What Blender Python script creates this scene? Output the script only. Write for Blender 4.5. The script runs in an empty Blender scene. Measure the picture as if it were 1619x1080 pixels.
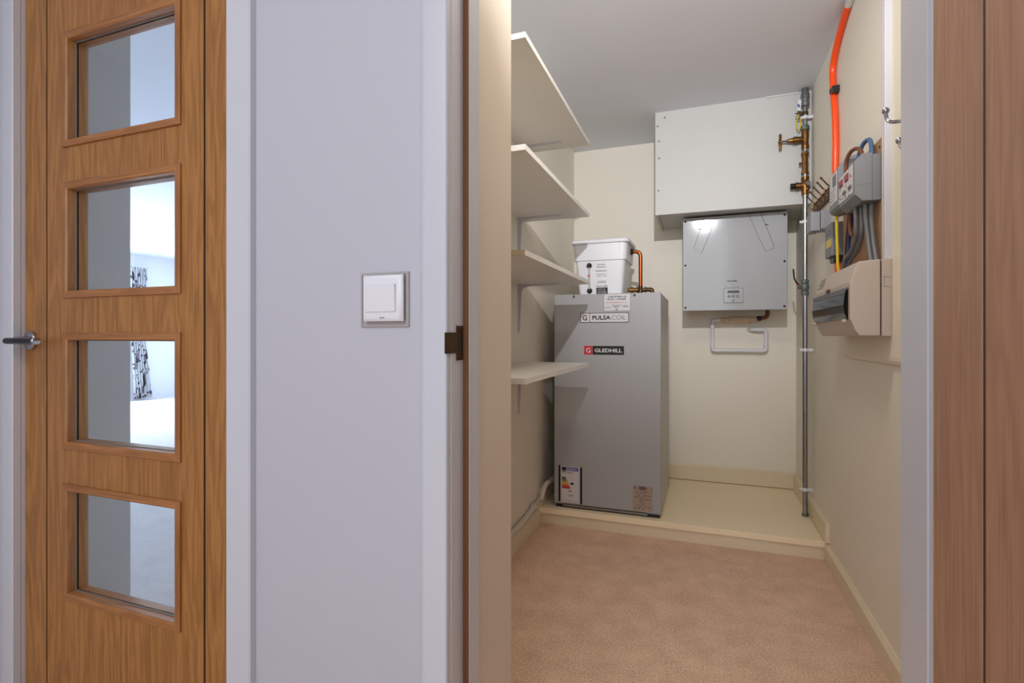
import bpy, bmesh, math, random
from mathutils import Vector, Matrix
random.seed(4)
R = math.radians
SC = bpy.context.scene
COL = SC.collection

# ------------------------------------------------------------------ camera
cd = bpy.data.cameras.new('camera')
cam = bpy.data.objects.new('camera', cd); COL.objects.link(cam)
cd.sensor_width = 36.0
cd.lens = 814.0 / 1619.0 * 36.0
cd.shift_y = -10.0 / 1619.0
cd.clip_start = 0.02
cam.location = (0, 0, 1.05)
cam.rotation_euler = (R(90), 0, R(20.25))
SC.camera = cam

# ------------------------------------------------------------------ world, lights, exposure
w = bpy.data.worlds.new('world'); SC.world = w; w.use_nodes = True
bg = w.node_tree.nodes['Background']
bg.inputs[0].default_value = (0.72, 0.84, 1.0, 1); bg.inputs[1].default_value = 3.0
vs = SC.view_settings
vs.view_transform = 'Standard'; vs.look = 'None'; vs.exposure = 0.0; vs.gamma = 1.0
vs.use_curve_mapping = False
SC.cycles.max_bounces = 10; SC.cycles.diffuse_bounces = 6; SC.cycles.glossy_bounces = 4
SC.cycles.transparent_max_bounces = 12
SC.cycles.caustics_reflective = False; SC.cycles.caustics_refractive = False
SC.cycles.sample_clamp_indirect = 4.0

def lamp(name, kind, loc, power, color, aim=None, **kw):
    l = bpy.data.lights.new(name, kind); l.energy = power; l.color = color
    for k, v in kw.items(): setattr(l, k, v)
    o = bpy.data.objects.new(name, l); COL.objects.link(o); o.location = loc
    if aim is not None:
        o.rotation_euler = (Vector(aim) - Vector(loc)).to_track_quat('-Z', 'Y').to_euler()
    return o
# the hall spotlight turned into the cupboard (makes the hard shelf shadows)
lamp('spot_lamp', 'SPOT', (0.03, 0.25, 2.17), 170, (0.98, 0.99, 1.02), (-0.38, 2.9, 2.10),
     spot_size=R(69), spot_blend=1.0, shadow_soft_size=0.022)
# soft fill added under the hall ceiling, behind and above the camera
lamp('hall_ceiling_fill', 'AREA', (-0.5, -1.0, 2.33), 9, (0.95, 0.94, 1.0), (-0.5, -1.0, 0),
     shape='RECTANGLE', size=1.6, size_y=1.2)
# soft fill added inside the cupboard to lift its floor and lower walls
lamp('cupboard_fill', 'AREA', (-0.05, 1.42, 2.345), 7.5, (1.0, 0.90, 0.74), (-0.05, 1.42, 0), shape='DISK', size=0.35)
# cool daylight reaching the hall from behind the camera
lamp('hall_daylight', 'AREA', (-0.25, -2.12, 1.50), 46, (0.86, 0.95, 1.0), (-0.2, 2.0, 1.45),
     shape='RECTANGLE', size=2.4, size_y=1.6)
# hall downlight
lamp('hall_downlight', 'POINT', (-0.72, -0.40, 2.1), 7, (1.0, 0.96, 0.95), shadow_soft_size=0.05)
# daylight coming in at the living-room window
lamp('window_daylight', 'AREA', (-8.45, 4.2, 1.2), 250, (0.80, 0.90, 1.0), (-2, 4.0, 0.9),
     shape='RECTANGLE', size=2.4, size_y=1.9)

# ------------------------------------------------------------------ materials
def lin(c):
    return tuple((v / 255 / 12.92 if v / 255 <= 0.04045 else ((v / 255 + 0.055) / 1.055) ** 2.4) for v in c) + (1,)
def setin(n, name, v):
    if name in n.inputs: n.inputs[name].default_value = v
def mat(name, col, rough=0.5, metal=0.0, var=0.04, vscale=6.0, bump=0.0, bscale=200.0, coat=0.0, spec=0.5, col2=None):
    m = bpy.data.materials.new(name); m.use_nodes = True
    nt = m.node_tree; b = nt.nodes['Principled BSDF']
    c = lin(col)
    tc = nt.nodes.new('ShaderNodeTexCoord')
    nz = nt.nodes.new('ShaderNodeTexNoise'); nz.inputs['Scale'].default_value = vscale; nz.inputs['Detail'].default_value = 5
    nt.links.new(tc.outputs['Object'], nz.inputs['Vector'])
    mx = nt.nodes.new('ShaderNodeMix'); mx.data_type = 'RGBA'
    c2 = lin(col2) if col2 else tuple(v * (1 - var * 2) for v in c[:3]) + (1,)
    c1 = c if col2 else tuple(min(1, v * (1 + var)) for v in c[:3]) + (1,)
    mx.inputs['A'].default_value = c1; mx.inputs['B'].default_value = c2
    nt.links.new(nz.outputs['Fac'], mx.inputs['Factor'])
    nt.links.new(mx.outputs['Result'], b.inputs['Base Color'])
    b.inputs['Roughness'].default_value = rough; b.inputs['Metallic'].default_value = metal
    setin(b, 'Specular IOR Level', spec); setin(b, 'Coat Weight', coat); setin(b, 'Coat Roughness', 0.1)
    if bump > 0:
        n2 = nt.nodes.new('ShaderNodeTexNoise'); n2.inputs['Scale'].default_value = bscale; n2.inputs['Detail'].default_value = 3
        nt.links.new(tc.outputs['Object'], n2.inputs['Vector'])
        bp = nt.nodes.new('ShaderNodeBump'); bp.inputs['Strength'].default_value = bump; bp.inputs['Distance'].default_value = 0.003
        nt.links.new(n2.outputs['Fac'], bp.inputs['Height']); nt.links.new(bp.outputs['Normal'], b.inputs['Normal'])
    return m

def oak(name, light, dark, pore, rough=0.35):
    m = bpy.data.materials.new(name); m.use_nodes = True
    nt = m.node_tree; N = nt.nodes; L = nt.links; b = N['Principled BSDF']
    tc = N.new('ShaderNodeTexCoord')
    mp = N.new('ShaderNodeMapping'); mp.inputs['Scale'].default_value = (9, 9, 0.9)
    L.new(tc.outputs['Object'], mp.inputs['Vector'])
    n1 = N.new('ShaderNodeTexNoise'); n1.inputs['Scale'].default_value = 1.6; n1.inputs['Detail'].default_value = 4; n1.inputs['Distortion'].default_value = 0.4
    L.new(mp.outputs['Vector'], n1.inputs['Vector'])
    wv = N.new('ShaderNodeMath'); wv.operation = 'MULTIPLY'; wv.inputs[1].default_value = 16
    L.new(n1.outputs['Fac'], wv.inputs[0])
    fr = N.new('ShaderNodeMath'); fr.operation = 'PINGPONG'; fr.inputs[1].default_value = 1.0
    L.new(wv.outputs[0], fr.inputs[0])
    mp2 = N.new('ShaderNodeMapping'); mp2.inputs['Scale'].default_value = (260, 260, 5)
    L.new(tc.outputs['Object'], mp2.inputs['Vector'])
    n2 = N.new('ShaderNodeTexNoise'); n2.inputs['Scale'].default_value = 1.0; n2.inputs['Detail'].default_value = 3
    L.new(mp2.outputs['Vector'], n2.inputs['Vector'])
    m1 = N.new('ShaderNodeMix'); m1.data_type = 'RGBA'
    m1.inputs['A'].default_value = lin(light); m1.inputs['B'].default_value = lin(dark)
    sc = N.new('ShaderNodeMath'); sc.operation = 'MULTIPLY'; sc.inputs[1].default_value = 0.75
    L.new(fr.outputs[0], sc.inputs[0]); L.new(sc.outputs[0], m1.inputs['Factor'])
    rp = N.new('ShaderNodeMapRange'); rp.inputs['From Min'].default_value = 0.5; rp.inputs['From Max'].default_value = 0.72
    rp.inputs['To Max'].default_value = 0.55
    L.new(n2.outputs['Fac'], rp.inputs['Value'])
    m2 = N.new('ShaderNodeMix'); m2.data_type = 'RGBA'; m2.inputs['B'].default_value = lin(pore)
    L.new(m1.outputs['Result'], m2.inputs['A']); L.new(rp.outputs['Result'], m2.inputs['Factor'])
    L.new(m2.outputs['Result'], b.inputs['Base Color'])
    b.inputs['Roughness'].default_value = rough
    bp = N.new('ShaderNodeBump'); bp.inputs['Strength'].default_value = 0.06; bp.inputs['Distance'].default_value = 0.002
    L.new(n2.outputs['Fac'], bp.inputs['Height']); L.new(bp.outputs['Normal'], b.inputs['Normal'])
    return m

def carpet_mat(name, c1, c2):
    m = bpy.data.materials.new(name); m.use_nodes = True
    nt = m.node_tree; N = nt.nodes; L = nt.links; b = N['Principled BSDF']
    tc = N.new('ShaderNodeTexCoord')
    fine = N.new('ShaderNodeTexNoise'); fine.inputs['Scale'].default_value = 150; fine.inputs['Detail'].default_value = 4; fine.inputs['Roughness'].default_value = 0.7
    big = N.new('ShaderNodeTexNoise'); big.inputs['Scale'].default_value = 9; big.inputs['Detail'].default_value = 6; big.inputs['Roughness'].default_value = 0.65
    for n in (fine, big): L.new(tc.outputs['Object'], n.inputs['Vector'])
    a = N.new('ShaderNodeMath'); a.operation = 'MULTIPLY_ADD'; a.inputs[1].default_value = 0.75
    L.new(fine.outputs['Fac'], a.inputs[0])
    h = N.new('ShaderNodeMath'); h.operation = 'MULTIPLY'; h.inputs[1].default_value = 0.28; L.new(big.outputs['Fac'], h.inputs[0]); L.new(h.outputs[0], a.inputs[2])
    r = N.new('ShaderNodeMapRange'); r.inputs['From Min'].default_value = 0.40; r.inputs['From Max'].default_value = 0.62; L.new(a.outputs[0], r.inputs['Value'])
    x = N.new('ShaderNodeMix'); x.data_type = 'RGBA'; x.inputs['A'].default_value = lin(c2); x.inputs['B'].default_value = lin(c1)
    L.new(r.outputs['Result'], x.inputs['Factor']); L.new(x.outputs['Result'], b.inputs['Base Color'])
    b.inputs['Roughness'].default_value = 1.0; setin(b, 'Specular IOR Level', 0.05); setin(b, 'Sheen Weight', 0.2)
    bp = N.new('ShaderNodeBump'); bp.inputs['Strength'].default_value = 0.9; bp.inputs['Distance'].default_value = 0.004
    L.new(fine.outputs['Fac'], bp.inputs['Height']); L.new(bp.outputs['Normal'], b.inputs['Normal'])
    return m

def glass(name, tint=(0.93, 0.96, 0.97), refl=1.45):
    m = bpy.data.materials.new(name); m.use_nodes = True
    nt = m.node_tree; N = nt.nodes; L = nt.links
    N.remove(N['Principled BSDF'])
    tr = N.new('ShaderNodeBsdfTransparent'); tr.inputs[0].default_value = tint + (1,)
    gl = N.new('ShaderNodeBsdfGlossy'); gl.inputs['Roughness'].default_value = 0.02
    fz = N.new('ShaderNodeFresnel'); fz.inputs['IOR'].default_value = refl
    mx = N.new('ShaderNodeMixShader')
    ge = N.new('ShaderNodeNewGeometry'); iv = N.new('ShaderNodeMath'); iv.operation = 'SUBTRACT'; iv.inputs[0].default_value = 1.0
    L.new(ge.outputs['Backfacing'], iv.inputs[1]); ml = N.new('ShaderNodeMath'); ml.operation = 'MULTIPLY'
    L.new(iv.outputs[0], ml.inputs[0]); L.new(fz.outputs[0], ml.inputs[1]); L.new(ml.outputs[0], mx.inputs[0]); L.new(tr.outputs[0], mx.inputs[1]); L.new(gl.outputs[0], mx.inputs[2])
    L.new(mx.outputs[0], N['Material Output'].inputs[0])
    return m

def curtain_mat():
    m = bpy.data.materials.new('birch_print_fabric'); m.use_nodes = True
    nt = m.node_tree; N = nt.nodes; L = nt.links; b = N['Principled BSDF']
    b.inputs['Roughness'].default_value = 0.9
    tc = N.new('ShaderNodeTexCoord')
    mp = N.new('ShaderNodeMapping'); mp.inputs['Scale'].default_value = (1, 16, 1.5); L.new(tc.outputs['Object'], mp.inputs['Vector'])
    n1 = N.new('ShaderNodeTexNoise'); n1.inputs['Scale'].default_value = 1.6; L.new(mp.outputs['Vector'], n1.inputs['Vector'])
    g1 = N.new('ShaderNodeMapRange'); g1.inputs['From Min'].default_value = 0.57; g1.inputs['From Max'].default_value = 0.6; L.new(n1.outputs['Fac'], g1.inputs['Value'])
    n2 = N.new('ShaderNodeTexNoise'); n2.inputs['Scale'].default_value = 20; n2.inputs['Detail'].default_value = 1; L.new(tc.outputs['Object'], n2.inputs['Vector'])
    g2 = N.new('ShaderNodeMapRange'); g2.inputs['From Min'].default_value = 0.6; g2.inputs['From Max'].default_value = 0.63; L.new(n2.outputs['Fac'], g2.inputs['Value'])
    mxm = N.new('ShaderNodeMath'); mxm.operation = 'MAXIMUM'; L.new(g1.outputs['Result'], mxm.inputs[0]); L.new(g2.outputs['Result'], mxm.inputs[1])
    n3 = N.new('ShaderNodeTexNoise'); n3.inputs['Scale'].default_value = 5; L.new(tc.outputs['Object'], n3.inputs['Vector'])
    g3 = N.new('ShaderNodeMapRange'); g3.inputs['From Min'].default_value = 0.63; g3.inputs['From Max'].default_value = 0.65; L.new(n3.outputs['Fac'], g3.inputs['Value'])
    a = N.new('ShaderNodeMix'); a.data_type = 'RGBA'; a.inputs['A'].default_value = lin((240, 240, 244)); a.inputs['B'].default_value = lin((60, 64, 76)); L.new(mxm.outputs[0], a.inputs['Factor'])
    c = N.new('ShaderNodeMix'); c.data_type = 'RGBA'; c.inputs['B'].default_value = lin((132, 92, 150)); L.new(a.outputs['Result'], c.inputs['A']); L.new(g3.outputs['Result'], c.inputs['Factor'])
    L.new(c.outputs['Result'], b.inputs['Base Color'])
    return m

M = dict(
    hall_paint=mat('lavender_white_paint', (184, 184, 193), 0.55, var=0.01, vscale=1.5, bump=0.02, bscale=60),
    gloss_white=mat('white_gloss_trim', (198, 200, 208), 0.3, var=0.01),
    cream=mat('cream_wall_paint', (233, 227, 214), 0.6, var=0.015, vscale=1.2, bump=0.02, bscale=60),
    cream_gloss=mat('cream_gloss_trim', (226, 212, 184), 0.35, var=0.02),
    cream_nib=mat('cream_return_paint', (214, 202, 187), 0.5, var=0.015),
    ceil=mat('ceiling_paint', (226, 230, 240), 0.8, var=0.01),
    platform=mat('painted_platform_board', (252, 234, 202), 0.35, var=0.03, vscale=3),
    boxing=mat('white_bulkhead_board', (196, 196, 193), 0.5, var=0.01),
    carpet=carpet_mat('beige_pile_carpet', (242, 206, 178), (194, 156, 130)),
    carpet_pale=carpet_mat('pale_pile_carpet', (226, 222, 222), (200, 196, 196)),
    oak=oak('golden_oak_veneer', (170, 118, 62), (138, 90, 42), (100, 62, 28)),
    oak_pale=oak('pale_oak_veneer', (176, 134, 106), (158, 118, 92), (134, 98, 76), 0.45),
    oak_bead=oak('oak_bead', (164, 111, 62), (136, 86, 44), (102, 64, 30), 0.4),
    inlay=mat('dark_inlay', (26, 20, 17), 0.4),
    lever=mat('dark_polished_lever', (58, 58, 64), 0.12, 1.0, var=0.0),
    bracket=mat('white_enamel_bracket', (206, 204, 212), 0.35, var=0.01),
    seal_grey=mat('grey_glazing_tape', (120, 118, 116), 0.5),
    nib_grey=mat('darkened_return_paint', (194, 196, 200), 0.7, var=0.01),  # white wall paint darkened to offset hall light through the door glass
    inlay2=mat('brown_inlay', (66, 55, 44), 0.4),
    chrome=mat('polished_chrome', (176, 176, 182), 0.08, 1.0, var=0.0),
    steel=mat('galvanised_steel', (160, 162, 166), 0.32, 1.0, var=0.12, vscale=30),
    brass=mat('aged_brass', (138, 100, 58), 0.38, 1.0, var=0.25, vscale=60),
    bronze=mat('dark_bronze', (92, 72, 54), 0.4, 0.9, var=0.2, vscale=80),
    copper=mat('bright_copper', (170, 88, 52), 0.3, 1.0, var=0.12, vscale=25),
    black=mat('black_plastic', (18, 18, 19), 0.35),
    blackhole=mat('dark_recess', (24, 22, 20), 0.8),
    white_pl=mat('white_plastic', (222, 222, 228), 0.3, var=0.01),
    clear_pl=mat('clear_surround', (170, 162, 160), 0.12, var=0.01, coat=0.5),
    melamine=mat('white_melamine', (222, 219, 214), 0.35, var=0.015),
    chipboard=mat('chipboard_edge', (205, 192, 168), 0.9, col2=(150, 132, 104), vscale=160, bump=0.4, bscale=180),
    cyl=mat('grey_white_sheet_steel', (164, 164, 167), 0.4, var=0.01),
    cyl_side=mat('grey_white_side_steel', (184, 182, 178), 0.4, var=0.01),
    mvhr=mat('glossy_white_panel', (174, 176, 180), 0.09, var=0.008, spec=0.3),
    cistern=mat('white_polypropylene', (222, 223, 230), 0.4, var=0.01),
    label=mat('white_label', (206, 203, 205), 0.45, var=0.01),
    label_grey=mat('silver_rating_label', (170, 150, 136), 0.35, var=0.1, vscale=30),
    ink=mat('black_ink', (28, 28, 30), 0.5),
    ink_grey=mat('grey_ink', (110, 110, 116), 0.5),
    ink_blue=mat('blue_ink', (92, 100, 132), 0.5),
    ink_red=mat('red_ink', (186, 120, 122), 0.5),
    red=mat('red_badge', (196, 32, 40), 0.4),
    blue=mat('blue_band', (70, 96, 160), 0.4),
    e1=mat('energy_dark_green', (40, 92, 44), 0.5), e2=mat('energy_green', (74, 104, 44), 0.5),
    e3=mat('energy_olive', (140, 138, 52), 0.5), e4=mat('energy_yellow', (214, 186, 48), 0.5),
    e5=mat('energy_orange', (218, 134, 48), 0.5), e6=mat('energy_red', (204, 60, 40), 0.5), e7=mat('energy_deep_red', (178, 34, 34), 0.5),
    trap=mat('buff_insulation', (214, 190, 160), 0.8, var=0.06, vscale=40, bump=0.3),
    orange=mat('orange_conduit_plastic', (248, 82, 22), 0.28, var=0.03),
    grey_pl=mat('grey_switchgear_plastic', (128, 130, 135), 0.5, var=0.01),
    grey_pl2=mat('mid_grey_plastic', (142, 142, 148), 0.4, var=0.02),
    grey_dk=mat('dark_grey_plastic', (98, 98, 104), 0.45),
    cable_grey=mat('grey_cable_sheath', (104, 104, 108), 0.45),
    cable_brown=mat('brown_cable', (112, 66, 46), 0.4), cable_blue=mat('blue_cable', (74, 102, 140), 0.4),
    cable_yg=mat('yellow_green_cable', (214, 190, 34), 0.4), cable_black=mat('black_cable', (30, 30, 34), 0.4),
    ply=mat('chipboard_panel', (186, 146, 112), 0.8, col2=(150, 112, 82), vscale=90),
    cu=mat('cream_consumer_unit', (196, 183, 172), 0.5, var=0.01, spec=0.3),
    trunk=mat('white_trunking_plastic', (206, 206, 214), 0.6, var=0.01, spec=0.15),
    pipe_w=mat('off_white_pipe', (214, 208, 198), 0.45, var=0.03),
    flap=mat('smoked_flap', (20, 17, 16), 0.08, spec=0.12),
    rail=mat('dark_brown_rail', (92, 52, 34), 0.5, var=0.1, vscale=40),
    hook=mat('antique_brass_hook', (112, 84, 56), 0.4, 0.8, var=0.1),
    seal=mat('brown_smoke_seal', (112, 70, 38), 0.6, var=0.05),
    yellow=mat('yellow_label', (226, 196, 96), 0.5), redsw=mat('dark_red_switch', (132, 22, 26), 0.35),
    verdigris=mat('verdigris_nut', (112, 122, 118), 0.5, 0.7, var=0.15, vscale=50),
    sealant=mat('white_sealant', (208, 207, 202), 0.6),
    glass=glass('clear_door_glass'), wglass=glass('window_glass', (1, 1, 1), 1.3),
    curtain=curtain_mat(),
    living=mat('living_room_paint', (226, 228, 232), 0.7, var=0.01),
)

# ------------------------------------------------------------------ builders
WORLD = {}
def worldloc(o):
    return WORLD.get(o.name, Vector((0, 0, 0))) if o else Vector((0, 0, 0))
def tag(o, label=None, cat=None, group=None, kind=None):
    if label: o['label'] = label
    if cat: o['category'] = cat
    if group: o['group'] = group
    if kind: o['kind'] = kind
    return o
def thing(name, loc, label, cat, group=None, kind=None):
    o = bpy.data.objects.new(name, None); COL.objects.link(o); o.location = loc
    o.empty_display_size = 0.05
    WORLD[o.name] = Vector(loc)
    return tag(o, label, cat, group, kind)

class MB:
    def __init__(s): s.b = bmesh.new(); s.wn = False
    def box(s, x0, x1, y0, y1, z0, z1, bev=0.0, seg=2):
        vs = [s.b.verts.new((x, y, z)) for x in (x0, x1) for y in (y0, y1) for z in (z0, z1)]
        fs = [(0, 1, 3, 2), (4, 6, 7, 5), (0, 4, 5, 1), (2, 3, 7, 6), (0, 2, 6, 4), (1, 5, 7, 3)]
        F = [s.b.faces.new([vs[i] for i in f]) for f in fs]
        if bev > 0:
            s.wn = True
            E = list({e for f in F for e in f.edges})
            bmesh.ops.bevel(s.b, geom=E, offset=bev, segments=seg, profile=0.5, affect='EDGES')
        return s
    def prism(s, poly, axis, a, b, bev=0.0):
        """poly: 2-D points in the two other axes (x,y,z order), swept along axis from a to b"""
        def p(q, t):
            l = list(q); l.insert('xyz'.index(axis), t); return l
        A = [s.b.verts.new(p(q, a)) for q in poly]; B = [s.b.verts.new(p(q, b)) for q in poly]
        n = len(poly); F = [s.b.faces.new(A[::-1]), s.b.faces.new(B)]
        for i in range(n): F.append(s.b.faces.new((A[i], A[(i + 1) % n], B[(i + 1) % n], B[i])))
        bmesh.ops.recalc_face_normals(s.b, faces=F)
        if bev > 0:
            s.wn = True
            E = list({e for f in F for e in f.edges})
            bmesh.ops.bevel(s.b, geom=E, offset=bev, segments=2, profile=0.5, affect='EDGES')
        return s
    def rings(s, rings, cap=True, closed=True):
        V = [[s.b.verts.new(p) for p in r] for r in rings]; n = len(V[0]); F = []
        for a, b in zip(V, V[1:]):
            for i in range(n if closed else n - 1):
                F.append(s.b.faces.new((a[i], a[(i + 1) % n], b[(i + 1) % n], b[i])))
        if cap: F.append(s.b.faces.new(V[0][::-1])); F.append(s.b.faces.new(V[-1]))
        bmesh.ops.recalc_face_normals(s.b, faces=F)
        return s
    def tube(s, pts, r, n=12, smooth=0):
        pts = [Vector(p) for p in pts]
        if smooth:
            P = [pts[0]] + pts + [pts[-1]]; out = []
            for i in range(1, len(P) - 2):
                for k in range(smooth):
                    t = k / smooth; a, b, c, d = P[i - 1], P[i], P[i + 1], P[i + 2]
                    out.append(0.5 * ((2 * b) + (c - a) * t + (2 * a - 5 * b + 4 * c - d) * t * t + (3 * b - a - 3 * c + d) * t ** 3))
            out.append(pts[-1]); pts = out
        T = []
        for i in range(len(pts)):
            a = pts[max(0, i - 1)]; c = pts[min(len(pts) - 1, i + 1)]; T.append((c - a).normalized())
        u = T[0].orthogonal().normalized(); rg = []
        for i, p in enumerate(pts):
            u = (u - T[i] * u.dot(T[i])).normalized(); v = T[i].cross(u)
            rr = r[i] if isinstance(r, (list, tuple)) else r
            rg.append([p + (u * math.cos(2 * math.pi * k / n) + v * math.sin(2 * math.pi * k / n)) * rr for k in range(n)])
        return s.rings(rg)
    def pipe(s, pts, r, bend=0.03, n=14, seg=6):
        """straight runs joined with rounded elbows"""
        P = [Vector(p) for p in pts]; out = [P[0]]
        for i in range(1, len(P) - 1):
            a = (P[i - 1] - P[i]).normalized(); c = (P[i + 1] - P[i]).normalized()
            for k in range(seg + 1):
                t = k / seg; p0 = P[i] + a * bend; p2 = P[i] + c * bend
                out.append(p0 * (1 - t) ** 2 + P[i] * 2 * t * (1 - t) + p2 * t * t)
        out.append(P[-1]); return s.tube(out, r, n)
    def lathe(s, base, axis, prof, n=20):
        """prof: (distance along axis, radius)"""
        base = Vector(base); ax = Vector(axis).normalized(); u = ax.orthogonal().normalized(); v = ax.cross(u)
        return s.rings([[base + ax * d + (u * math.cos(2 * math.pi * k / n) + v * math.sin(2 * math.pi * k / n)) * r for k in range(n)] for d, r in prof])
    def ball(s, c, r, n=10):
        return s.lathe(Vector(c) - Vector((0, 0, r)), (0, 0, 1), [(r - r * math.cos(math.pi * (k + .02) / (n + .04)), max(1e-4, r * math.sin(math.pi * (k + .02) / (n + .04)))) for k in range(n + 1)], 14)
    def build(s, name, m, parent=None, loc=None, smooth=True, angle=35):
        me = bpy.data.meshes.new(name)
        off = worldloc(parent)
        org = Vector(loc) if loc is not None else off
        if loc is not None or parent is not None:
            bmesh.ops.translate(s.b, verts=s.b.verts, vec=-org)
        s.b.to_mesh(me); s.b.free()
        me.materials.append(m)
        if smooth:
            me.polygons.foreach_set('use_smooth', [True] * len(me.polygons)); me.set_sharp_from_angle(angle=R(angle))
        o = bpy.data.objects.new(name, me); COL.objects.link(o)
        if s.wn and smooth:
            wm = o.modifiers.new('weighted_normals', 'WEIGHTED_NORMAL'); wm.keep_sharp = True; wm.weight = 100
        if parent: o.parent = parent; o.location = org - off
        else: o.location = org if loc is not None else (0, 0, 0)
        WORLD[o.name] = org if (loc is not None or parent is not None) else Vector((0, 0, 0))
        return o

def structure(o, label, cat='setting'):
    return tag(o, label, cat, kind='structure')

def text_mesh(name, s, m, parent, x0, x1, z0, z1, y, bold=0.0, face='-y', depth=0.0006):
    c = bpy.data.curves.new(name, 'FONT'); c.body = s; c.size = 1; c.offset = bold; c.resolution_u = 3
    t = bpy.data.objects.new(name, c)
    COL.objects.link(t)
    dg = bpy.context.evaluated_depsgraph_get()
    me = bpy.data.meshes.new_from_object(t.evaluated_get(dg))
    bpy.data.objects.remove(t); bpy.data.curves.remove(c)
    vs = [v.co.copy() for v in me.vertices]
    ax = min(v.x for v in vs); bx = max(v.x for v in vs); ay = min(v.y for v in vs); by = max(v.y for v in vs)
    off = worldloc(parent)
    for v in me.vertices:
        fx = (v.co.x - ax) / max(1e-6, bx - ax); fy = (v.co.y - ay) / max(1e-6, by - ay)
        if face == '-y': p = Vector((x0 + fx * (x1 - x0), y - depth, z0 + fy * (z1 - z0)))
        else: p = Vector((y - depth, x0 + fx * (x1 - x0), z0 + fy * (z1 - z0)))   # face '-x': x0..x1 run in Y (pass high -> low)
        v.co = p - off
    me.materials.clear(); me.materials.append(m)
    o = bpy.data.objects.new(name, me); COL.objects.link(o); o.parent = parent
    WORLD[o.name] = off
    return o

def greek(name, m, parent, x0, x1, z, h, y, face='-y', seed=1, dens=0.82):
    """a line of tiny print too small to read"""
    rnd = random.Random(seed); b = MB(); x = x0
    sg = 1 if x1 > x0 else -1; step = abs(x1 - x0) / 26
    while (x1 - x) * sg > step:
        wd = step * rnd.uniform(0.5, 1.1)
        if rnd.random() < dens:
            hh = h * rnd.choice((0.65, 0.65, 1.0))
            a, c = sorted((x, x + sg * wd))
            if face == '-y': b.box(a, c, y - 0.0006, y, z, z + hh)
            else: b.box(y - 0.0006, y, a, c, z, z + hh)
        x += sg * step * 1.12
    o = b.build(name, m, parent, smooth=False); o['kind'] = 'stuff'; return o

def screw(name, parent, p, r, axis=(0, -1, 0), m=None):
    return MB().lathe(p, axis, [(0, r), (0.0012, r), (0.002, r * .6)], 10).build(name, m or M['blackhole'], parent)

# ================================================================== STRUCTURE
ZC = 2.36
b = MB(); b.box(-2.7, 2.0, -2.3, 0.96, -0.1, 0.0); b.box(-0.96, 2.0, 0.96, 3.72, -0.1, 0.0)
structure(b.build('floor', M['carpet']), 'beige pile carpet covering the floor', 'floor')
structure(MB().box(-8.7, -0.96, 0.96, 6.7, -0.1, 0.0).build('floor_living', M['carpet_pale']), 'pale living room carpet seen through the door glass', 'floor')
structure(MB().box(-8.7, 2.0, -2.3, 6.7, ZC, ZC + 0.1).build('ceiling', M['ceil']), 'plain pale grey painted ceiling over the cupboard', 'ceiling')
# partition between the hall and the cupboard / living room, with two door openings
HEAD = 2.29
b = MB()
b.box(-8.6, -1.787, 0.86, 0.96, 0, ZC); b.box(-0.95, -0.467, 0.86, 0.96, 0, ZC); b.box(0.32, 1.9, 0.86, 0.96, 0, ZC)
b.box(-1.787, -0.95, 0.86, 0.96, HEAD + 0.03, ZC); b.box(-0.467, 0.32, 0.86, 0.96, HEAD + 0.03, ZC)
structure(b.build('wall_front', M['hall_paint']), 'lavender white hall wall between the two oak doors', 'wall')
b = MB(); b.box(-0.96, -0.86, 0.96, 3.72, 0, ZC)
structure(b.build('wall_left', M['cream']), 'cream cupboard wall carrying the shelves', 'wall')
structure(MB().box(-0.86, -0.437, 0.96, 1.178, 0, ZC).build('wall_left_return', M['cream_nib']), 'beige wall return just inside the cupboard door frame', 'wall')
structure(MB().box(0.55, 0.65, 0.96, 3.72, 0, ZC).build('wall_right', M['cream']), 'cream cupboard wall carrying the electrical boxes', 'wall')
structure(MB().box(-0.86, 0.55, 3.62, 3.72, 0, ZC).build('wall_back', M['cream']), 'cream back wall of the cupboard', 'wall')
# hall shell behind the camera
structure(MB().box(-2.7, -2.6, -2.2, 0.86, 0, ZC).build('wall_hall_left', M['hall_paint']), 'hall end wall left of the camera', 'wall')
structure(MB().box(1.9, 2.0, -2.3, 0.96, 0, ZC).build('wall_hall_right', M['hall_paint']), 'hall end wall right of the camera', 'wall')
structure(MB().box(-2.7, 1.9, -2.3, -2.2, 0, ZC).build('wall_hall_rear', M['hall_paint']), 'hall wall behind the camera', 'wall')
# living room seen through the glazed door
b = MB(); b.box(-8.7, -8.6, 0.96, 2.9, 0, ZC); b.box(-8.7, -8.6, 5.62, 6.6, 0, ZC); b.box(-8.7, -8.6, 2.9, 5.62, 2.15, ZC); b.box(-8.7, -8.6, 2.9, 5.62, 0, 0.06)
structure(b.build('wall_living_west', M['living']), 'pale wall with the curtained window, seen through the door glass', 'wall')
structure(MB().box(-8.7, -0.86, 6.6, 6.7, 0, ZC).build('wall_living_north', M['living']), 'far living room wall seen through the door glass', 'wall')
structure(MB().box(-0.96, -0.86, 3.72, 6.6, 0, ZC).build('wall_living_east', M['living']), 'living room wall behind the cupboard', 'wall')
structure(MB().box(-1.93, -1.80, 0.96, 1.178, 0, ZC).build('wall_living_return', M['nib_grey']), 'darkened wall return close behind the door glass', 'wall')
win = thing('window_1', (-8.65, 4.26, 0.06), 'tall living room window beside the birch curtain', 'window', kind='structure')
b = MB(); b.box(-8.68, -8.62, 2.9, 2.97, 0.06, 2.15); b.box(-8.68, -8.62, 5.55, 5.62, 0.06, 2.15); b.box(-8.68, -8.62, 2.97, 5.55, 2.08, 2.15)
b.box(-8.68, -8.62, 2.97, 5.55, 0.06, 0.13); b.box(-8.68, -8.62, 4.22, 4.30, 0.13, 2.08)
b.build('window_frame', M['white_pl'], win)
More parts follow.
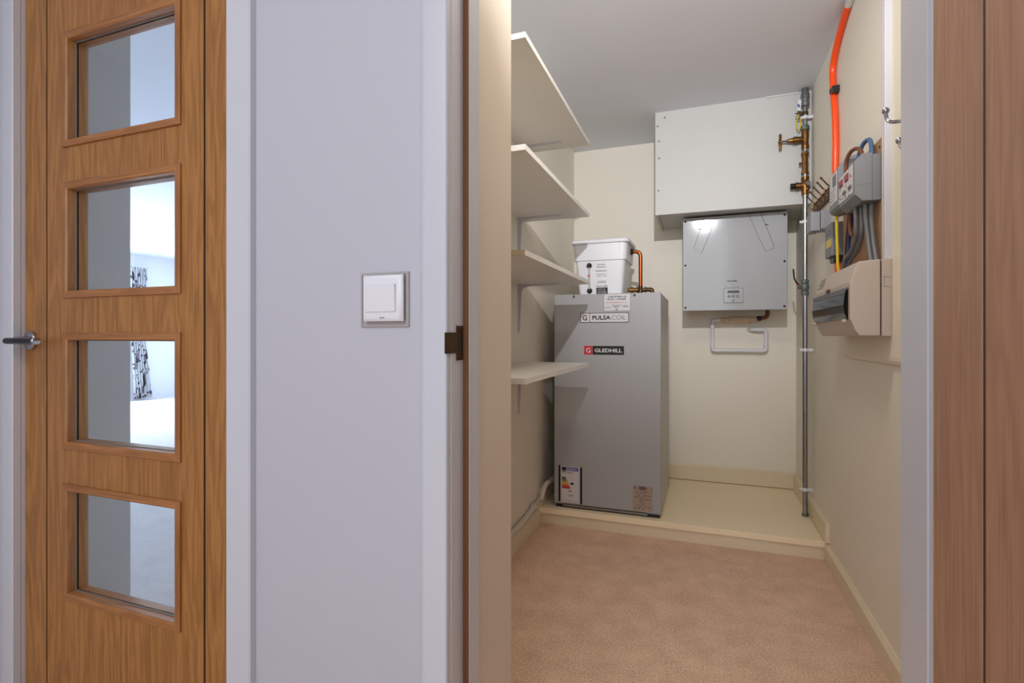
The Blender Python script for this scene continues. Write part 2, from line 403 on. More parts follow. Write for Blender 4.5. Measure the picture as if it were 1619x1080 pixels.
for y0, y1 in ((2.97, 4.22), (4.30, 5.55)):
    MB().box(-8.655, -8.645, y0, y1, 0.13, 2.08).build('pane', M['wglass'], win)
structure(MB().box(-8.6, -8.585, 5.62, 6.6, 0, 0.1).build('baseboard_living', M['living']), 'white skirting below the living room wall', 'baseboard')

# ------------------------------------------------------------------ platform, bulkhead, skirtings
pf = thing('floor_platform', (-0.15, 3.2, 0), 'raised cream painted platform under the hot water cylinder', 'platform', kind='structure')
MB().box(-0.86, 0.55, 2.748, 3.62, 0.060, 0.09, 0.003).build('deck_board', M['platform'], pf)
MB().box(-0.86, 0.55, 2.758, 2.778, 0.0, 0.0598, 0.001).build('riser_board', M['cream_gloss'], pf)
bh = thing('ceiling_bulkhead', (0.14, 3.4, 1.757), 'white boxed-in duct bulkhead hanging from the ceiling above the ventilation unit', 'bulkhead', kind='structure')
MB().box(-0.258, 0.55, 3.14, 3.156, 1.757, ZC).build('front_board', M['boxing'], bh)
MB().box(-0.258, -0.242, 3.156, 3.62, 1.757, ZC).build('side_board', M['boxing'], bh)
MB().box(-0.242, 0.55, 3.156, 3.62, 1.766, 1.782).build('underside_board', M['boxing'], bh)
for x, z in ((-0.205, 2.325), (-0.245, 2.28), (-0.238, 2.19), (-0.236, 2.09), (-0.24, 1.90)):
    screw('screw', bh, (x, 3.14, z), 0.0055, m=M['ink_grey'])
MB().box(0.33, 0.49, 3.134, 3.14, 2.352, ZC).build('sealant_bead', M['sealant'], bh)
SK = M['cream_gloss']
def skirt_poly(t, h): return [(0, 0), (t, 0), (t, h - 0.014), (t * .55, h - 0.006), (t * .3, h), (0, h)]
b = MB(); b.prism([(-0.86 + p[0], p[1]) for p in skirt_poly(0.016, 0.085)], 'y', 1.178, 2.757)
structure(b.build('baseboard_left', SK), 'low cream skirting along the shelf wall below the white pipe', 'baseboard')
b = MB(); b.prism([(0.55 - p[0], p[1]) for p in skirt_poly(0.016, 0.088)], 'y', 0.96, 2.747)
structure(b.build('baseboard_right', SK), 'cream skirting along the carpet at the right wall', 'baseboard')
b = MB(); b.prism([(0.55 - p[0], 0.0940 + p[1]) for p in skirt_poly(0.018, 0.10)], 'y', 2.72, 3.604)
structure(b.build('baseboard_right_raised', SK), 'cream skirting standing on the platform at the right wall', 'baseboard')
b = MB(); b.prism([(3.62 - p[0], 0.0945 + p[1]) for p in skirt_poly(0.016, 0.10)], 'x', -0.842, 0.532)
structure(b.build('baseboard_back', SK), 'cream skirting standing on the platform at the back wall', 'baseboard')
b = MB(); b.prism([(-0.86 + p[0], 0.0905 + p[1]) for p in skirt_poly(0.018, 0.10)], 'y', 2.76, 3.604)
structure(b.build('baseboard_left_raised', SK), 'cream skirting beside the cylinder on the platform', 'baseboard')

# ------------------------------------------------------------------ door frames
GW = M['gloss_white']
def architrave(b, xa, xb, outer_left):
    """front-face profile swept in z; rounded on the outer edge"""
    t0, t1 = 0.8599, 0.842
    if outer_left: poly = [(xa, t0), (xb, t0), (xb, t1 + .002), (xb - .002, t1), (xa + .020, t1), (xa + .010, t1 + .003), (xa + .003, t1 + .009), (xa, t1 + .014)]
    else: poly = [(xa, t0), (xb, t0), (xb, t1 + .003), (xb - .003, t1), (xa + .002, t1), (xa, t1 + .002)]
    b.prism(poly, 'z', 0, HEAD + 0.06)
tr1 = thing('trim_1', (-1.37, 0.9, 0), 'white gloss door casing around the glazed oak door', 'door frame', kind='structure')
b = MB(); architrave(b, -1.823, -1.757, True)
b.build('architrave', GW, tr1)
b = MB(); architrave(b, -0.980, -0.912, False)
b.build('architrave', GW, tr1)
MB().box(-1.787, -0.950, 0.842, 0.8599, HEAD, HEAD + 0.06).build('head_architrave', GW, tr1)
b = MB(); b.box(-1.787, -1.758, 0.8601, 0.97, 0, HEAD); b.box(-0.979, -0.950, 0.8601, 0.97, 0, HEAD); b.box(-1.758, -0.979, 0.8601, 0.97, HEAD, HEAD + 0.028)
b.build('lining', GW, tr1)
tr2 = thing('trim_2', (-0.07, 0.9, 0), 'white gloss door frame around the cupboard opening', 'door frame', kind='structure')
b = MB(); architrave(b, -0.501, -0.4385, True); b.build('architrave', GW, tr2)
b = MB(); architrave(b, 0.292, 0.357, False); b.build('architrave', GW, tr2)
MB().box(-0.467, 0.32, 0.842, 0.8599, HEAD, HEAD + 0.06).build('head_architrave', GW, tr2)
b = MB(); b.box(-0.467, -0.437, 0.8601, 0.9599, 0, HEAD); b.box(0.29, 0.32, 0.8601, 0.9599, 0, HEAD); b.box(-0.437, 0.29, 0.8601, 0.9599, HEAD, HEAD + 0.029)
b.build('lining', GW, tr2)
MB().box(-0.437, -0.425, 0.912, 0.9599, 0, HEAD, 0.001).build('door_stop', GW, tr2)
MB().box(-0.4366, -0.4262, 0.9085, 0.912, 0, HEAD).build('smoke_seal', M['seal'], tr2)['label'] = 'brown smoke seal strip on the door stop'
# strike plate with its bent lip
sp = MB(); sp.box(-0.437, -0.4352, 0.878, 0.905, 1.002, 1.068, 0.0004); sp.box(-0.437, -0.4352, 0.846, 0.878, 1.016, 1.055, 0.0004)
sp.prism([(-0.437, 0.8465), (-0.4352, 0.8465), (-0.4385, 0.838), (-0.4405, 0.8385)], 'z', 1.016, 1.055)
sp = sp.build('strike_plate', M['bronze'], tr2); sp['label'] = 'dark bronze strike plate with bent lip'
MB().box(-0.4353, -0.4348, 0.884, 0.898, 1.020, 1.048).build('latch_hole', M['blackhole'], sp)
for z in (1.008, 1.062): screw('screw', sp, (-0.4352, 0.892, z), 0.003, (1, 0, 0), M['bronze'])

# ------------------------------------------------------------------ glazed oak door (closed)
d1 = thing('door_1', (-1.37, 0.892, 0.0), 'golden oak door with four glazed panes and black inlay lines', 'door', kind='structure')
Y0, Y1 = 0.870, 0.914
XL, XR, IL, IR = -1.7565, -0.9815, -1.661, -1.0785
MB().box(XL, IL - .003, Y0, Y1, 0.006, HEAD - .003, 0.0008).build('stile', M['oak'], d1)
MB().box(IR + .003, XR, Y0, Y1, 0.006, HEAD - .003, 0.0008).build('stile', M['oak'], d1)
for x in (IL, IR):
    MB().box(x - .003, x + .003, Y0 + .0015, Y1 - .0015, 0.006, HEAD - .003).build('inlay', M['inlay'], d1)
WX0, WX1 = -1.5886, -1.1518           # outer edges of the glazing frames
WZ = [(1.547, 1.851), (1.148, 1.455), (0.750, 1.056), (0.350, 0.657)]
b = MB(); fw = 0.019
hx0, hx1 = WX0 + .006, WX1 - .006
b.box(IL + .003, hx0, Y0, Y1, 0.006, HEAD - .003); b.box(hx1, IR - .003, Y0, Y1, 0.006, HEAD - .003)
zs = [HEAD - .003] + [v for a in WZ for v in (a[1] - .006, a[0] + .006)] + [0.006]
for i in range(0, len(zs), 2): b.box(hx0, hx1, Y0, Y1, zs[i + 1], zs[i])
b.build('centre_panel', M['oak'], d1, smooth=False)
def oak_h(name, light, dark, pore):
    m = oak(name, light, dark, pore, 0.4)
    for n in m.node_tree.nodes:
        if n.type == 'MAPPING':
            v = n.inputs['Scale'].default_value; v[0], v[2] = v[2], v[0]
    return m
M['oak_bead_h'] = oak_h('oak_bead_rail', (172, 117, 68), (144, 93, 50), (106, 66, 32))
for z0, z1 in WZ:
    gf = thing('glazing_frame', ((WX0 + WX1) / 2, Y0, (z0 + z1) / 2), None, None); gf.parent = d1
    WORLD[gf.name] = Vector(gf.location); gf.location = Vector(gf.location) - worldloc(d1)
    rings = []
    P = .0055
    for side in (0, 1):
        y0, sg, gl = (Y0, -1, Y0 + .0170) if side == 0 else (Y1, 1, Y1 - .0190)
        sec = [(0.0, y0 + sg * .0002), (0.0, y0 + sg * (P - .0012)), (0.0012, y0 + sg * P), (fw - .003, y0 + sg * P), (fw, y0 + sg * (P - .003)), (fw, gl), (0.0062, gl), (0.0062, y0 + sg * .0002)]
        rings.append([[(cx + sx * d, y, cz + sz * d) for d, y in sec] for cx, cz, sx, sz in ((WX0, z0, 1, 1), (WX1, z0, -1, 1), (WX1, z1, -1, -1), (WX0, z1, 1, -1), (WX0, z0, 1, 1))])
    for i in range(4):
        b = MB()
        for rg in rings: b.rings([rg[i], rg[i + 1]])
        b.build('bead', M['oak_bead_h'] if i % 2 == 0 else M['oak_bead'], gf, angle=20)
    MB().box(WX0 + .014, WX1 - .014, 0.8885, 0.8935, z0 + .014, z1 - .014).build('pane', M['glass'], gf)
    i0, i1 = WX0 + fw, WX1 - fw
    e = MB()
    e.box(i0, i0 + .002, 0.8860, 0.8885, z0 + fw, z1 - fw); e.box(i0, i1, 0.8860, 0.8885, z1 - fw - .002, z1 - fw); e.box(i0, i1, 0.8860, 0.8885, z0 + fw, z0 + fw + .002)
    e.build('glazing_seal', M['seal_grey'], gf)['kind'] = 'stuff'
hz = 1.035
rose = MB().lathe((-1.725, 0.8699, hz), (0, -1, 0), [(0, .026), (.007, .026), (.0095, .024), (.010, .012), (.040, .0105)], 28).build('door_handle', M['chrome'], d1)
rose['label'] = 'polished chrome lever handle on a round rose'
MB().pipe([(-1.725, 0.832, hz), (-1.725, 0.812, hz), (-1.598, 0.812, hz)], 0.0088, 0.010, 20).build('lever', M['lever'], rose)
MB().lathe((-1.599, 0.812, hz), (1, 0, 0), [(0, .0098), (.006, .0098), (.007, .0088), (.0072, .004)], 20).build('lever_end', M['chrome'], rose)

# ------------------------------------------------------------------ cupboard door standing open
d2 = thing('door_2', (0.312, 0.5, 0.0), 'pale oak cupboard door standing open at the right', 'door', kind='structure')
MB().box(0.29, 0.334, 0.7135, 0.8405, 0.006, HEAD - .003, 0.001).build('stile', M['oak_pale'], d2)
MB().box(0.2915, 0.3325, 0.7055, 0.7135, 0.006, HEAD - .003).build('inlay', M['inlay2'], d2)
MB().box(0.29, 0.334, 0.290, 0.7055, 0.006, HEAD - .003, 0.001).build('centre_panel', M['oak_pale'], d2)
MB().box(0.2915, 0.3325, 0.282, 0.290, 0.006, HEAD - .003).build('inlay', M['inlay2'], d2)
MB().box(0.29, 0.334, 0.155, 0.282, 0.006, HEAD - .003, 0.001).build('stile', M['oak_pale'], d2)

# ================================================================== HALL THINGS
sw = thing('light_switch', (-0.571, 0.86, 1.12), 'white rocker light switch in a clear surround on the lavender hall wall', 'switch')
b = MB(); b.rings([[(x, y, z) for x, z in ((-.6365 + i, 1.066 + i), (-.5265 - i, 1.066 + i), (-.5265 - i, 1.1725 - i), (-.6365 + i, 1.1725 - i))] for i, y in ((0, .8598), (0, .8565), (.0012, .8548), (.0045, .8548), (.0052, .8572))])
b.build('surround', M['clear_pl'], sw, angle=20)
MB().box(-.622, -.536, .8535, .8570, 1.080, 1.165).build('shadow_slab', M['blackhole'], sw)  # dark slab standing in for the shade behind the face plate
b = MB(); x0, x1, z0, z1 = -0.6235, -0.5335, 1.0765, 1.1665
b.rings([[(x, y, z) for x, z in ((x0 + i, z0 + i), (x1 - i, z0 + i), (x1 - i, z1 - i), (x0 + i, z1 - i))] for i, y in ((0.001, .8535), (0, .8475), (.002, .8445), (.007, .8425), (.012, .842))])
fp = b.build('face_plate', M['white_pl'], sw)
b = MB(); b.prism([(0.8422, 1.094), (0.8395, 1.095), (0.8368, 1.148), (0.8422, 1.149)], 'x', -0.6155, -0.5465, 0.0012)
b.build('rocker', M['white_pl'], sw)
greek('print', M['ink_grey'], sw, -0.583, -0.572, 1.0825, 0.002, 0.842)

# ================================================================== SHELVES
XS = -0.522
def make_shelf(z, label):
    s = thing('wall_shelf', (-0.86, 2.03, z), label, 'shelf', 'white shelves on the cupboard wall')
    MB().box(-0.8598, XS - .001, 1.536, 2.521, z - .009, z + .009).build('shelf_board', M['melamine'], s, smooth=False)
    MB().box(XS - .001, XS, 1.535, 2.522, z - .009, z + .009).build('edge_band', M['melamine'], s, smooth=False)
    for yb in (1.66, 2.425):
        b = MB(); w2 = .012
        b.prism([(-.8597, z - .0092), (-.650, z - .0092), (-.650, z - .0132), (-.800, z - .0192), (-.832, z - .026), (-.842, z - .038), (-.8535, z - .235), (-.8597, z - .235)], 'y', yb - .0035, yb + .0035)
        b.box(-.8597, -.640, yb - w2, yb + w2, z - .0122, z - .0092); b.box(-.8597, -.8565, yb - w2, yb + w2, z - .25, z - .0092)
        br = b.build('bracket', M['bracket'], s, smooth=False)
        for x in (-.655, -.835): MB().lathe((x, yb, z - .0115), (0, 0, -1), [(0, .0035), (.0015, .0025)], 8).build('screw', M['ink_grey'], br)
        for q in (-.03, -.235): MB().lathe((-.8572, yb, z + q), (1, 0, 0), [(0, .0035), (.0015, .0025)], 8).build('screw', M['ink_grey'], br)
    return s
make_shelf(1.998, 'topmost white wall shelf, just below the ceiling')
make_shelf(1.644, 'second white wall shelf from the top')
s3 = make_shelf(1.311, 'third white wall shelf from the top, with a raw chipboard end, before the plastic cistern')
e = MB().box(-.8598, XS - .001, 1.533, 1.536, 1.302, 1.320).build('raw_end', M['chipboard'], s3); e['label'] = 'raw chipboard end of the shelf'
make_shelf(0.904, 'lowest white wall shelf, top face visible, in front of the cylinder')

# white pipe above the left skirting
b = MB(); b.tube([(-.844, 1.19, .106), (-.844, 2.2, .110), (-.844, 2.52, .120), (-.844, 2.62, .136), (-.844, 2.70, .132), (-.844, 2.74, .140)], .0135, 12, smooth=5)
wp = thing('white_pipe', (-.844, 2.2, .1), 'white plastic pipe running low along the shelf wall to the cylinder', 'pipe')
b.build('pipe', M['pipe_w'], wp)
MB().tube([(-.838, 2.735, .140), (-.826, 2.78, .206), (-.815, 2.9, .212), (-.815, 3.3, .212)], .0135, 12, smooth=4).build('pipe_run', M['pipe_w'], wp)
MB().box(-.8598, -.826, 2.60, 2.628, .122, .153, .004).build('pipe_clip', M['pipe_w'], wp)

# ================================================================== HOT WATER CYLINDER
hw = thing('hot_water_cylinder', (-.487, 3.1, .09), 'tall white boxed hot water cylinder with maker badges standing on the platform', 'water heater')
CX0, CX1, CY = -.778, -.200, 2.790
MB().box(CX0 + .004, CX1, CY + .022, 3.42, .100, 1.272, .004).build('casing', M['cyl_side'], hw)
MB().box(CX0, CX1, CY, CY + .0215, .112, 1.275, .005, 3).build('front_panel', M['cyl'], hw)
MB().box(CX0 + .01, CX1 - .008, CY + .008, 3.41, .0902, .0998).build('base_plinth', M['black'], hw)
MB().box(CX0 + .05, CX1 - .07, CY + .003, CY + .0215, .0985, .1085).build('base_rail', M['steel'], hw)
MB().box(CX1, CX1 + .006, 3.405, 3.42, .095, 1.17).build('rear_flange', M['cyl_side'], hw)
for x in (-.664, -.336):
    b = MB(); b.lathe((x, CY, 1.262), (0, -1, 0), [(0, .0062), (.0015, .006), (.003, .003)], 12); b.box(x - .0016, x + .0016, CY - .0012, CY, 1.262, 1.276)
    b.build('screw', M['black'], hw)
LY = CY - .0004
def plate(name, m, x0, x1, z0, z1, parent=None, y=LY, t=.0006, bev=0):
    return MB().box(x0, x1, y - t, y, z0, z1, bev).build(name, m, parent or hw, smooth=False)
def frame(name, m, parent, x0, x1, z0, z1, y, t):
    b = MB(); b.box(x0, x1, y - .0006, y, z0, z0 + t); b.box(x0, x1, y - .0006, y, z1 - t, z1); b.box(x0, x0 + t, y - .0006, y, z0, z1); b.box(x1 - t, x1, y - .0006, y, z0, z1)
    return b.build(name, m, parent, smooth=False)
# PULSACOIL badge
px0, px1, pz0, pz1 = -.628, -.365, 1.1185, 1.172
bd = plate('name_badge', M['label'], px0, px1, pz0, pz1)
frame('border', M['ink'], bd, px0, px1, pz0, pz1, LY - .0006, .0032)
plate('divider', M['ink'], px0 + .050, px0 + .053, pz0, pz1, bd, LY - .0006)
text_mesh('emblem', 'G', M['ink'], bd, px0 + .012, px0 + .038, pz0 + .012, pz1 - .012, LY - .0008, .018)
text_mesh('lettering', 'PULSA', M['ink'], bd, px0 + .066, px0 + .166, pz0 + .015, pz1 - .015, LY - .0008, .03)
text_mesh('lettering', 'COIL', M['ink'], bd, px0 + .172, px1 - .016, pz0 + .015, pz1 - .015, LY - .0008, -.012)
# GLEDHILL badge
gx0, gx1, gz0, gz1 = -.607, -.391, .944, .9915
bd = plate('maker_badge', M['black'], gx0 + .047, gx1, gz0, gz1)
plate('red_square', M['red'], gx0, gx0 + .0455, gz0, gz1, bd)
text_mesh('emblem', 'G', M['label'], bd, gx0 + .010, gx0 + .036, gz0 + .010, gz1 - .010, LY - .0008, .02)
text_mesh('lettering', 'GLEDHILL', M['label'], bd, gx0 + .058, gx1 - .010, gz0 + .013, gz1 - .014, LY - .0008, .03)
# service sticker
tx0, tx1, tz0, tz1 = -.499, -.357, 1.180, 1.2735
st = plate('service_sticker', M['label'], tx0, tx1, tz0, tz1)
frame('border', M['ink_grey'], st, tx0, tx1, tz0, tz1, LY - .0006, .0016)
greek('print', M['ink_blue'], st, tx0 + .018, tx1 - .020, tz1 - .021, .010, LY - .0006, seed=2, dens=.92)
greek('print', M['ink_blue'], st, tx0 + .018, tx1 - .024, tz1 - .034, .009, LY - .0006, seed=3, dens=.92)
greek('print', M['ink_red'], st, tx0 + .010, tx1 - .014, tz1 - .050, .006, LY - .0006, seed=4, dens=.95)
greek('print', M['ink_grey'], st, tx0 + .045, tx1 - .045, tz1 - .064, .005, LY - .0006, seed=5)
for a, c, z, sd in ((.008, .040, .018, 6), (.050, .085, .025, 7), (.052, .080, .018, 8), (.100, .136, .020, 9), (.102, .128, .026, 10)):
    greek('print', M['ink_grey'], st, tx0 + a, tx0 + c, tz0 + z, .005, LY - .0006, seed=sd, dens=.95)
text_mesh('print', '^', M['ink'], st, tx0 + .062, tx0 + .076, tz0 + .004, tz0 + .011, LY - .0006, .02)
# energy label
ex0, ex1, ez0, ez1 = -.752, -.618, .122, .322
en = plate('energy_label', M['label'], ex0 + .012, ex1 - .012, ez0, ez1)
plate('black_margin', M['black'], ex0, ex0 + .0118, ez0, ez1 + .003, en)
plate('black_margin', M['black'], ex1 - .0118, ex1, ez0 - .003, ez1, en)
ey = LY - .0006
plate('blue_header', M['blue'], ex0 + .020, ex1 - .022, ez1 - .024, ez1 - .006, en, ey)
plate('dark_header', M['black'], ex0 + .020, ex0 + .040, ez1 - .024, ez1 - .006, en, ey - .0006)
text_mesh('print', 'ENERG', M['label'], en, ex0 + .046, ex1 - .036, ez1 - .020, ez1 - .010, ey - .0008, .02)
greek('print', M['ink'], en, ex0 + .022, ex0 + .044, ez1 - .034, .007, ey, seed=11, dens=.95)
greek('print', M['ink_grey'], en, ex0 + .050, ex0 + .082, ez1 - .037, .006, ey, seed=12)
for i, (k, wd) in enumerate((('e1', .024), ('e2', .028), ('e3', .033), ('e4', .037), ('e5', .041), ('e6', .046), ('e7', .050))):
    z = ez1 - .068 - i * .0092
    MB().prism([(ex0 + .020, z), (ex0 + .020 + wd - .005, z), (ex0 + .020 + wd, z + .004), (ex0 + .020 + wd - .005, z + .008), (ex0 + .020, z + .008)], 'y', ey - .0006, ey).build('energy_arrow', M[k], en, smooth=False)
MB().prism([(ex0 + .066, ez1 - .095), (ex0 + .072, ez1 - .089), (ex0 + .086, ez1 - .089), (ex0 + .086, ez1 - .101), (ex0 + .072, ez1 - .101)], 'y', ey - .0006, ey).build('rating_arrow', M['black'], en, smooth=False)
text_mesh('print', '56', M['ink'], en, ex0 + .058, ex0 + .076, ez0 + .060, ez0 + .069, ey, .02)
text_mesh('print', '1393', M['ink'], en, ex0 + .058, ex0 + .084, ez0 + .034, ez0 + .043, ey, .02)
frame('border', M['ink_blue'], en, ex0 + .017, ex1 - .017, ez0 + .008, ez1 - .004, ey, .0010)
# rating label
rx0, rx1, rz0, rz1 = -.344, -.241, .120, .252
rl = plate('rating_label', M['label_grey'], rx0, rx1, rz0, rz1); ry = LY - .0006
text_mesh('print', 'G', M['ink'], rl, rx0 + .004, rx0 + .018, rz1 - .016, rz1 - .004, ry, .02)
for i in range(6): plate('bar', M['ink'], rx0 + .031 + i * .006, rx0 + .0345 + i * .006 + (i % 2) * .001, rz1 - .020, rz1 - .002, rl, ry)
text_mesh('print', '! i', M['ink'], rl, rx0 + .074, rx0 + .096, rz1 - .018, rz1 - .004, ry, .0)
for i in range(10):
    greek('print', M['bronze'], rl, rx0 + .004 + (i % 3) * .012, rx1 - .010 - (i % 2) * .03, rz1 - .032 - i * .0098, .0045, ry, seed=20 + i, dens=.6)

# ------------------------------------------------------------------ plastic cistern on the cylinder
ci = thing('feed_cistern', (-.545, 3.05, 1.275), 'white plastic cistern with a lid standing on the hot water cylinder', 'cistern')
def rrect(x0, x1, y0, y1, z, r, n=4):
    out = []
    for cx, cy, a in ((x1 - r, y1 - r, 0), (x0 + r, y1 - r, 90), (x0 + r, y0 + r, 180), (x1 - r, y0 + r, 270)):
        for k in range(n + 1): out.append((cx + r * math.cos(R(a + 90 * k / n)), cy + r * math.sin(R(a + 90 * k / n)), z))
    return out
b = MB()
b.rings([rrect(-.664, -.420, 2.915, 3.175, 1.2757, .02), rrect(-.682, -.402, 2.900, 3.192, 1.470, .022), rrect(-.690, -.394, 2.893, 3.200, 1.474, .024), rrect(-.696, -.388, 2.889, 3.205, 1.569, .026)])
b.build('tub', M['cistern'], ci, angle=28)
b = MB()
b.rings([rrect(-.706, -.378, 2.879, 3.214, 1.569, .03), rrect(-.708, -.376, 2.877, 3.216, 1.574, .03), rrect(-.708, -.376, 2.877, 3.216, 1.585, .03), rrect(-.700, -.384, 2.885, 3.208, 1.591, .028)])
b.build('lid', M['cistern'], ci, angle=50)
def cfy(z): return 2.9151 - (z - 1.2757) / .1943 * .0150 - .0004
for x in (-.675, -.432):
    MB().box(x - .0025, x + .0025, 2.8885, 2.8925, 1.515, 1.567, .001).build('rib', M['cistern'], ci)
lb = None
def cf_print(name, m, x0, x1, z, h, sd, d=.9): return greek(name, m, ci, x0, x1, z, h, cfy(z), seed=sd, dens=d)
b = MB(); b.tube([(-.602, cfy(1.30) - .005, 1.297), (-.602, cfy(1.45) - .005, 1.452)], .0045, 10); g = b.build('sight_tube', M['clear_pl'], ci)
for z in (1.303, 1.445):
    MB().lathe((-.602, cfy(z), z), (0, -1, 0), [(0, .0155), (.003, .0155), (.006, .012), (.012, .008)], 16).build('sight_tube_fitting', M['black'], ci)
MB().lathe((-.603, cfy(1.39) - .0095, 1.388), (0, -1, 0), [(0, .0055), (.002, .0055)], 10).build('level_marker', M['red'], ci)
for x0, x1, z, h, sd in ((-.555, -.512, 1.446, .008, 31), (-.558, -.508, 1.432, .008, 32), (-.565, -.500, 1.411, .007, 33), (-.562, -.504, 1.393, .005, 34), (-.560, -.502, 1.382, .004, 35), (-.556, -.508, 1.354, .004, 36), (-.556, -.506, 1.346, .005, 37), (-.565, -.500, 1.326, .006, 38)):
    cf_print('print', M['ink_grey'], x0, x1, z, h, sd, .95)
zc = 1.296
bl = MB().prism([(cfy(1.279) - .0002, 1.279), (cfy(1.279) - .001, 1.279), (cfy(1.320) - .001, 1.320), (cfy(1.320) - .0002, 1.320)], 'x', -.563, -.499).build('warning_label', M['black'], ci)
for i, z in enumerate((1.309, 1.300, 1.294, 1.288)):
    greek('print', M['label'], bl, -.556, -.508 + (i % 2) * .004, z, .005 if i == 0 else .003, cfy(z) - .0012, seed=40 + i, dens=.95)
for yb, ye in ((2.93, 3.15),):
    pass

# copper pipe beside the cistern, with its valves
cp = thing('copper_pipe', (-.333, 3.05, 1.275), 'copper overflow pipe bending down beside the cistern onto brass valves', 'pipe')
MB().pipe([(-.3875, 3.05, 1.535), (-.333, 3.05, 1.535), (-.333, 3.05, 1.300)], .0108, .032, 16).build('pipe', M['copper'], cp)
MB().lathe((-.3872, 3.05, 1.535), (1, 0, 0), [(0, .020), (.005, .020), (.005, .016), (.012, .016), (.014, .0115)], 8).build('tank_connector', M['black'], cp)
b = MB(); b.lathe((-.333, 3.05, 1.2755), (0, 0, 1), [(0, .011), (.012, .011), (.012, .015), (.04, .015), (.044, .012), (.06, .0125)], 14)
b.build('tee', M['bronze'], cp)
b = MB(); b.lathe((-.408, 3.05, 1.312), (1, 0, 0), [(0, .010), (.018, .010), (.018, .018), (.034, .018), (.034, .013), (.050, .013), (.050, .016), (.060, .016), (.062, .011), (.079, .011)], 12); b.build('compression_valve', M['brass'], cp)
b = MB(); b.lathe((-.333, 3.05, 1.312), (1, 0, 0), [(0, .011), (.020, .011), (.020, .015), (.034, .015), (.036, .012), (.048, .012)], 12); b.pipe([(-.290, 3.05, 1.312), (-.268, 3.05, 1.312), (-.268, 3.05, 1.276)], .0125, .012, 12); b.build('elbow_valve', M['bronze'], cp)

# ================================================================== VENTILATION UNIT
mv = thing('ventilation_unit', (.174, 3.62, 1.208), 'glossy white heat recovery ventilation unit mounted below the bulkhead', 'ventilation unit')
VX0, VX1, VY, VZ0, VZ1 = -.108, .456, 3.300, 1.208, 1.7655
MB().box(VX0 + .004, VX1 - .004, VY + .020, 3.6198, VZ0 + .006, VZ1).build('rear_casing', M['cyl_side'], mv)
MB().box(VX0, VX1, VY, VY + .0198, VZ0, VZ1, .002).build('front_panel', M['mvhr'], mv)
for x in (VX0 + .014, VX1 - .014):
    for z in (1.226, 1.482, 1.745): screw('screw', mv, (x, VY, z), .0062)
def groove(pts, r=.0014):
    b = MB(); b.tube([(x, VY, z) for x, z in pts], r, 5); return b
groove([(.018, 1.764), (-.046, 1.588), (-.003, 1.549), (.082, 1.764)]).build('duct_outline', M['ink_grey'], mv)
groove([(.252, 1.764), (.343, 1.543), (.383, 1.556), (.388, 1.572), (.318, 1.764)]).build('duct_outline', M['ink_grey'], mv)
for x, z in ((-.012, 1.690), (.348, 1.690)):
    b = MB(); b.tube([(x + .009 * math.cos(a), VY - .001, z + .007 * math.sin(a)) for a in [R(20 + 14 * k) for k in range(11)]], .0022, 6); b.build('slot_cover', M['black'], mv)
nl = MB().box(.127, .204, VY - .003, VY - .0002, 1.343, 1.392, .0006).build('name_plate', M['mvhr'], mv)
text_mesh('lettering', 'Vent-Axia', M['ink'], nl, .138, .193, 1.375, 1.386, VY - .003, .03)
greek('print', M['ink_grey'], nl, .150, .182, 1.360, .003, VY - .003, seed=51)
cpn = MB().box(.120, .226, VY - .008, VY - .0002, 1.251, 1.337, .004, 2).build('control_panel', M['mvhr'], mv)
frame('panel_edge', M['ink_grey'], cpn, .119, .227, 1.250, 1.338, VY - .0002, .0016)
MB().box(.141, .205, VY - .0092, VY - .0075, 1.309, 1.322).build('display', M['black'], cpn)
for x in (.150, .173, .196): MB().lathe((x, VY - .0075, 1.289), (0, -1, 0), [(0, .0085), (.002, .0082), (.0035, .0065)], 16).build('button', M['grey_pl'], cpn)
MB().box(.168, .177, VY - .0088, VY - .0075, 1.259, 1.269).build('socket', M['grey_dk'], cpn)

# condensate drain
cn = thing('condensate_drain', (.21, 3.59, .95), 'white plastic condensate pipe loop with a buff insulated trap under the ventilation unit', 'pipe')
CYD = 3.575
MB().pipe([(.122, CYD, 1.147), (.063, CYD, 1.147), (.063, CYD, .952), (.376, CYD, .952), (.376, CYD, 1.085), (.296, CYD, 1.085), (.280, 3.6195, 1.085)], .0112, .016, 14).build('pipe', M['white_pl'], cn)
for p, ax in (((.063, CYD, 1.10), (0, 0, 1)), ((.063, CYD, .974), (0, 0, 1)), ((.376, CYD, .974), (0, 0, 1)), ((.376, CYD, 1.045), (0, 0, 1)), ((.082, CYD, .952), (1, 0, 0)), ((.330, CYD, .952), (1, 0, 0)), ((.328, CYD, 1.085), (1, 0, 0))): MB().lathe(p, ax, [(0, .0132), (.028, .0132)], 14).build('elbow_socket', M['white_pl'], cn)
b = MB(); b.lathe((.112, CYD, 1.147), (1, 0, 0), [(0, .016), (.014, .016), (.014, .019), (.022, .019), (.022, .0165), (.040, .0165), (.048, .019), (.052, .019)], 16); b.build('coupler', M['trap'], cn)
b = MB(); b.lathe((.164, CYD, 1.147), (1, 0, 0), [(0, .019), (.003, .0235), (.115, .0235), (.118, .019)], 18); b.build('insulated_trap', M['trap'], cn)
b = MB(); b.lathe((.282, CYD, 1.150), (1, 0, 0), [(0, .0165), (.010, .0165), (.012, .019), (.022, .019), (.024, .015), (.044, .014)], 16); b.build('coupler', M['trap'], cn)
MB().lathe((.322, CYD, 1.152), (1, 0, .18), [(0, .014), (.004, .0155), (.026, .0155), (.028, .012)], 14).build('hose_clip', M['black'], cn)
MB().pipe([(.345, CYD, 1.156), (.382, CYD, 1.164), (.386, CYD, 1.2072)], .012, .014, 14).build('outlet_pipe', M['cable_brown'], cn)

